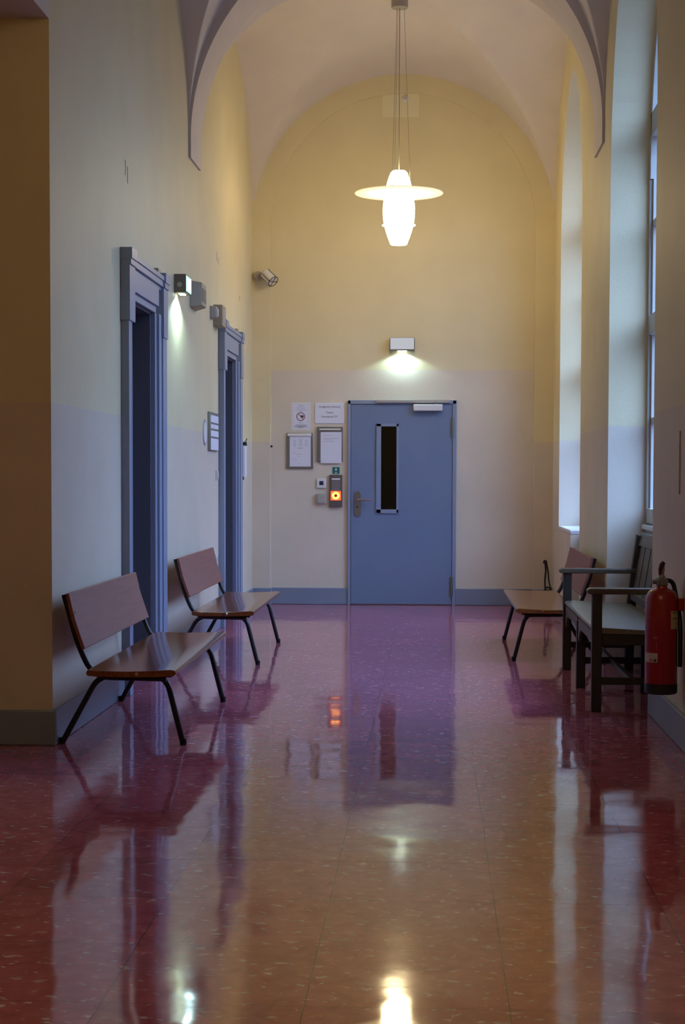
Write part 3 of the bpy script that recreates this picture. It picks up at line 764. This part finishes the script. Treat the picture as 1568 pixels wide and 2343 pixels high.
# curved front aprons between the legs
for y0, y1 in ((9.415, 10.42), (10.48, 11.40)):
    pts = [(y0, .435), (y0, .30)]; n = 12
    for i in range(n+1):
        t = i/n; yy_ = y0+.02+(y1-y0-.04)*t; k = abs(2*t-1)
        pts.append((yy_, .375 - .085*max(0, (k-.72)/.28)**1.5))
    pts += [(y1, .30), (y1, .435)]
    W('apron', MB().prism(pts, 'x', XF-.012, XF+.008), M_oldwood, bevel=.002)
for y in ys: W('side_apron', bx(XF+.028, 1.32, y-.012, y+.012, .37, .435), M_olddark)
for y in ys + (10.45,): W('stretcher', bx(XF+.01, 1.32, y-.015, y+.015, .15, .19), M_olddark)
W('stretcher', bx(1.10, 1.13, 9.4, 11.42, .155, .185), M_olddark)
tr = [(1.385, .845), (1.405, .915), (1.412, .93), (1.435, .93), (1.44, .915), (1.425, .845)]
W('top_rail', MB().prism(tr, 'y', 9.35, 11.47), M_oldwood, bevel=.004)
k = 0; y = 11.40
while y - .26 > 9.40:
    a = [(1.345, y, .50), (1.345, y-.245, .50), (1.402, y-.245, .85), (1.402, y, .85)]
    b = [(1.360, y, .50), (1.360, y-.245, .50), (1.417, y-.245, .85), (1.417, y, .85)]
    W('back_board', MB().hexa(a, b), M_oldwood, bevel=.002); y -= .285
W('bottom_rail', bx(1.335, 1.365, 9.41, 11.40, .48, .53), M_olddark)

# ------------------------------------------------------------------ fire extinguisher on the right wall
EX, EY, EZ = 1.105, 8.15, .262
e = empty('fire_extinguisher', (EX, EY, EZ)); tag(e, 'red fire extinguisher with black base hanging on the right wall', 'fire extinguisher')
r = .0775
MB().lathe([(0, .04), (r-.004, .04), (r, .046), (r, .452), (r-.005, .475), (.063, .492), (.046, .502), (.028, .508), (.024, .522), (0, .522)], 48).build('cylinder', M_cyl, e)
MB().lathe([(0, 0), (r-.006, 0), (r+.001, .006), (r+.001, .05), (r-.002, .052), (0, .052)], 48).build('base_ring', M_dark, e)
MB().lathe([(.026, .520), (.030, .524), (.030, .545), (.018, .556), (.014, .57), (0, .57)], 20).build('valve', M_metal, e)
MB().tube(fillet([(-.045, 0, .535), (-.02, 0, .545), (.0, 0, .56)], .01), .011, 10).build('gauge_stub', M_metal, e)
m = MB().prism([(-.014, .545), (.004, .545), (.012, .60), (.012, .625), (.004, .632), (-.004, .62), (-.008, .585)], 'y', -.011, .011)
m.build('carry_handle', M_metal, e, bevel=.003)
MB().tube(fillet([(.004, 0, .55), (-.006, 0, .585), (.0, -.01, .62), (.012, -.02, .632)], .03), [.011]*9 + [.011]*11, 10).build('trigger_lever', mat('dark_red_plastic', '#4a0c10', .4), e) if False else \
    MB().tube([(.010, 0, .548), (-.006, 0, .575), (-.008, -.004, .600), (-.002, -.008, .622), (.008, -.010, .634)], [.009, .011, .011, .012, .010], 10).build('trigger_lever', mat('dark_red_plastic', '#4a0c10', .4), e)
def patch(a0, a1, z0, z1, rr, mt, nm, parent=e, n=10):
    m = MB(); 
    for i in range(n):
        t0, t1 = R(a0+(a1-a0)*i/n), R(a0+(a1-a0)*(i+1)/n)
        q = lambda R_: [(R_*math.cos(t0), R_*math.sin(t0), z0), (R_*math.cos(t1), R_*math.sin(t1), z0), (R_*math.cos(t1), R_*math.sin(t1), z1), (R_*math.cos(t0), R_*math.sin(t0), z1)]
        m.hexa(q(rr-.0005), q(rr+.0006))
    return m.build(nm, mt, parent, smooth=True)
M_lab = mat('aged_label', '#b9a98a', .6); M_labw = mat('white_label', '#b9b4b4', .6)
p = patch(-63, -20, .315, .402, r, M_lab, 'inspection_label'); p['label'] = 'cream inspection label'
patch(-58, -30, .392, .396, r+.0006, M_ink, 'print', p, 4); patch(-58, -26, .364, .367, r+.0006, M_ink, 'print', p, 4)
p = patch(-172, -110, .155, .200, r, M_labw, 'instruction_label'); p['label'] = 'white label with a dark dot and orange mark'
patch(-124, -114, .158, .172, r+.0006, mat('blue_dot', '#20242f', .6), 'dot', p, 4); patch(-142, -130, .160, .172, r+.0006, mat('orange_mark', '#c05030', .6), 'mark', p, 4)
M_line = mat('pale_red_print', '#a85050', .5)
patch(-172, -128, .370, .3715, r, M_line, 'print'); patch(-129, -128, .27, .371, r, M_line, 'print', n=2)
patch(-125, -112, .268, .280, r, M_line, 'print', n=3); patch(-116, -113, .215, .255, r, M_line, 'print', n=2)
hose = fillet([(.01, .02, .545), (.06, .055, .54), (.084, .045, .42), (.089, -.012, .34), (.089, -.014, .13)], .05)
MB().tube(hose, .011, 10).build('hose', M_dark, e)
MB().box(.075, .105, -.03, .03, .40, .46).build('wall_bracket', M_cyl, e, bevel=.003)

# ------------------------------------------------------------------ radiator stub, cables in the far right corner
e = empty('radiator', (1.40, 14.36, 0)); tag(e, 'white ribbed radiator under the far window niche on the right', 'radiator')
for i in range(9):
    MB().box(-.022, .030, -.30+i*.07-.024, -.30+i*.07+.024, .12, .76).build('rib', M_sill, e, bevel=.01)
for sy in (-.36, .32): MB().box(0, .039, sy-.008, sy+.008, .0, .70).build('bracket', M_dark, e)
e = empty('cable_bundle', (1.13, 16.86, 0)); tag(e, 'black cable hanging from a knob in the far right corner and coiled by the wall', 'cable')
MB().lathe([(.020, -.03), (.022, -.02), (.018, 0)], 16, (0, .058, .455), 'y').build('knob', M_cable, e)
MB().tube([(0, .02, .45), (.006, .015, .37), (-.002, .01, .28), (0, .01, .19), (.03, .0, .17), (.06, -.04, .19), (.02, -.06, .21), (0, .01, .2)], .009, 10).build('cable', M_cable, e)
MB().tube(fillet([(.012, .03, .45), (.03, .02, .36), (.035, .0, .25), (.06, -.10, .18), (.066, -.5, .10), (.066, -1.2, .05)], .08), .008, 10).build('loose_cable', M_cable, e)
MB().tube([(-.01, .0, .18), (.02, -.03, .15), (.06, -.08, .155), (.03, -.1, .18), (0, -.04, .18)], .008, 10).build('coil', M_cable, e)
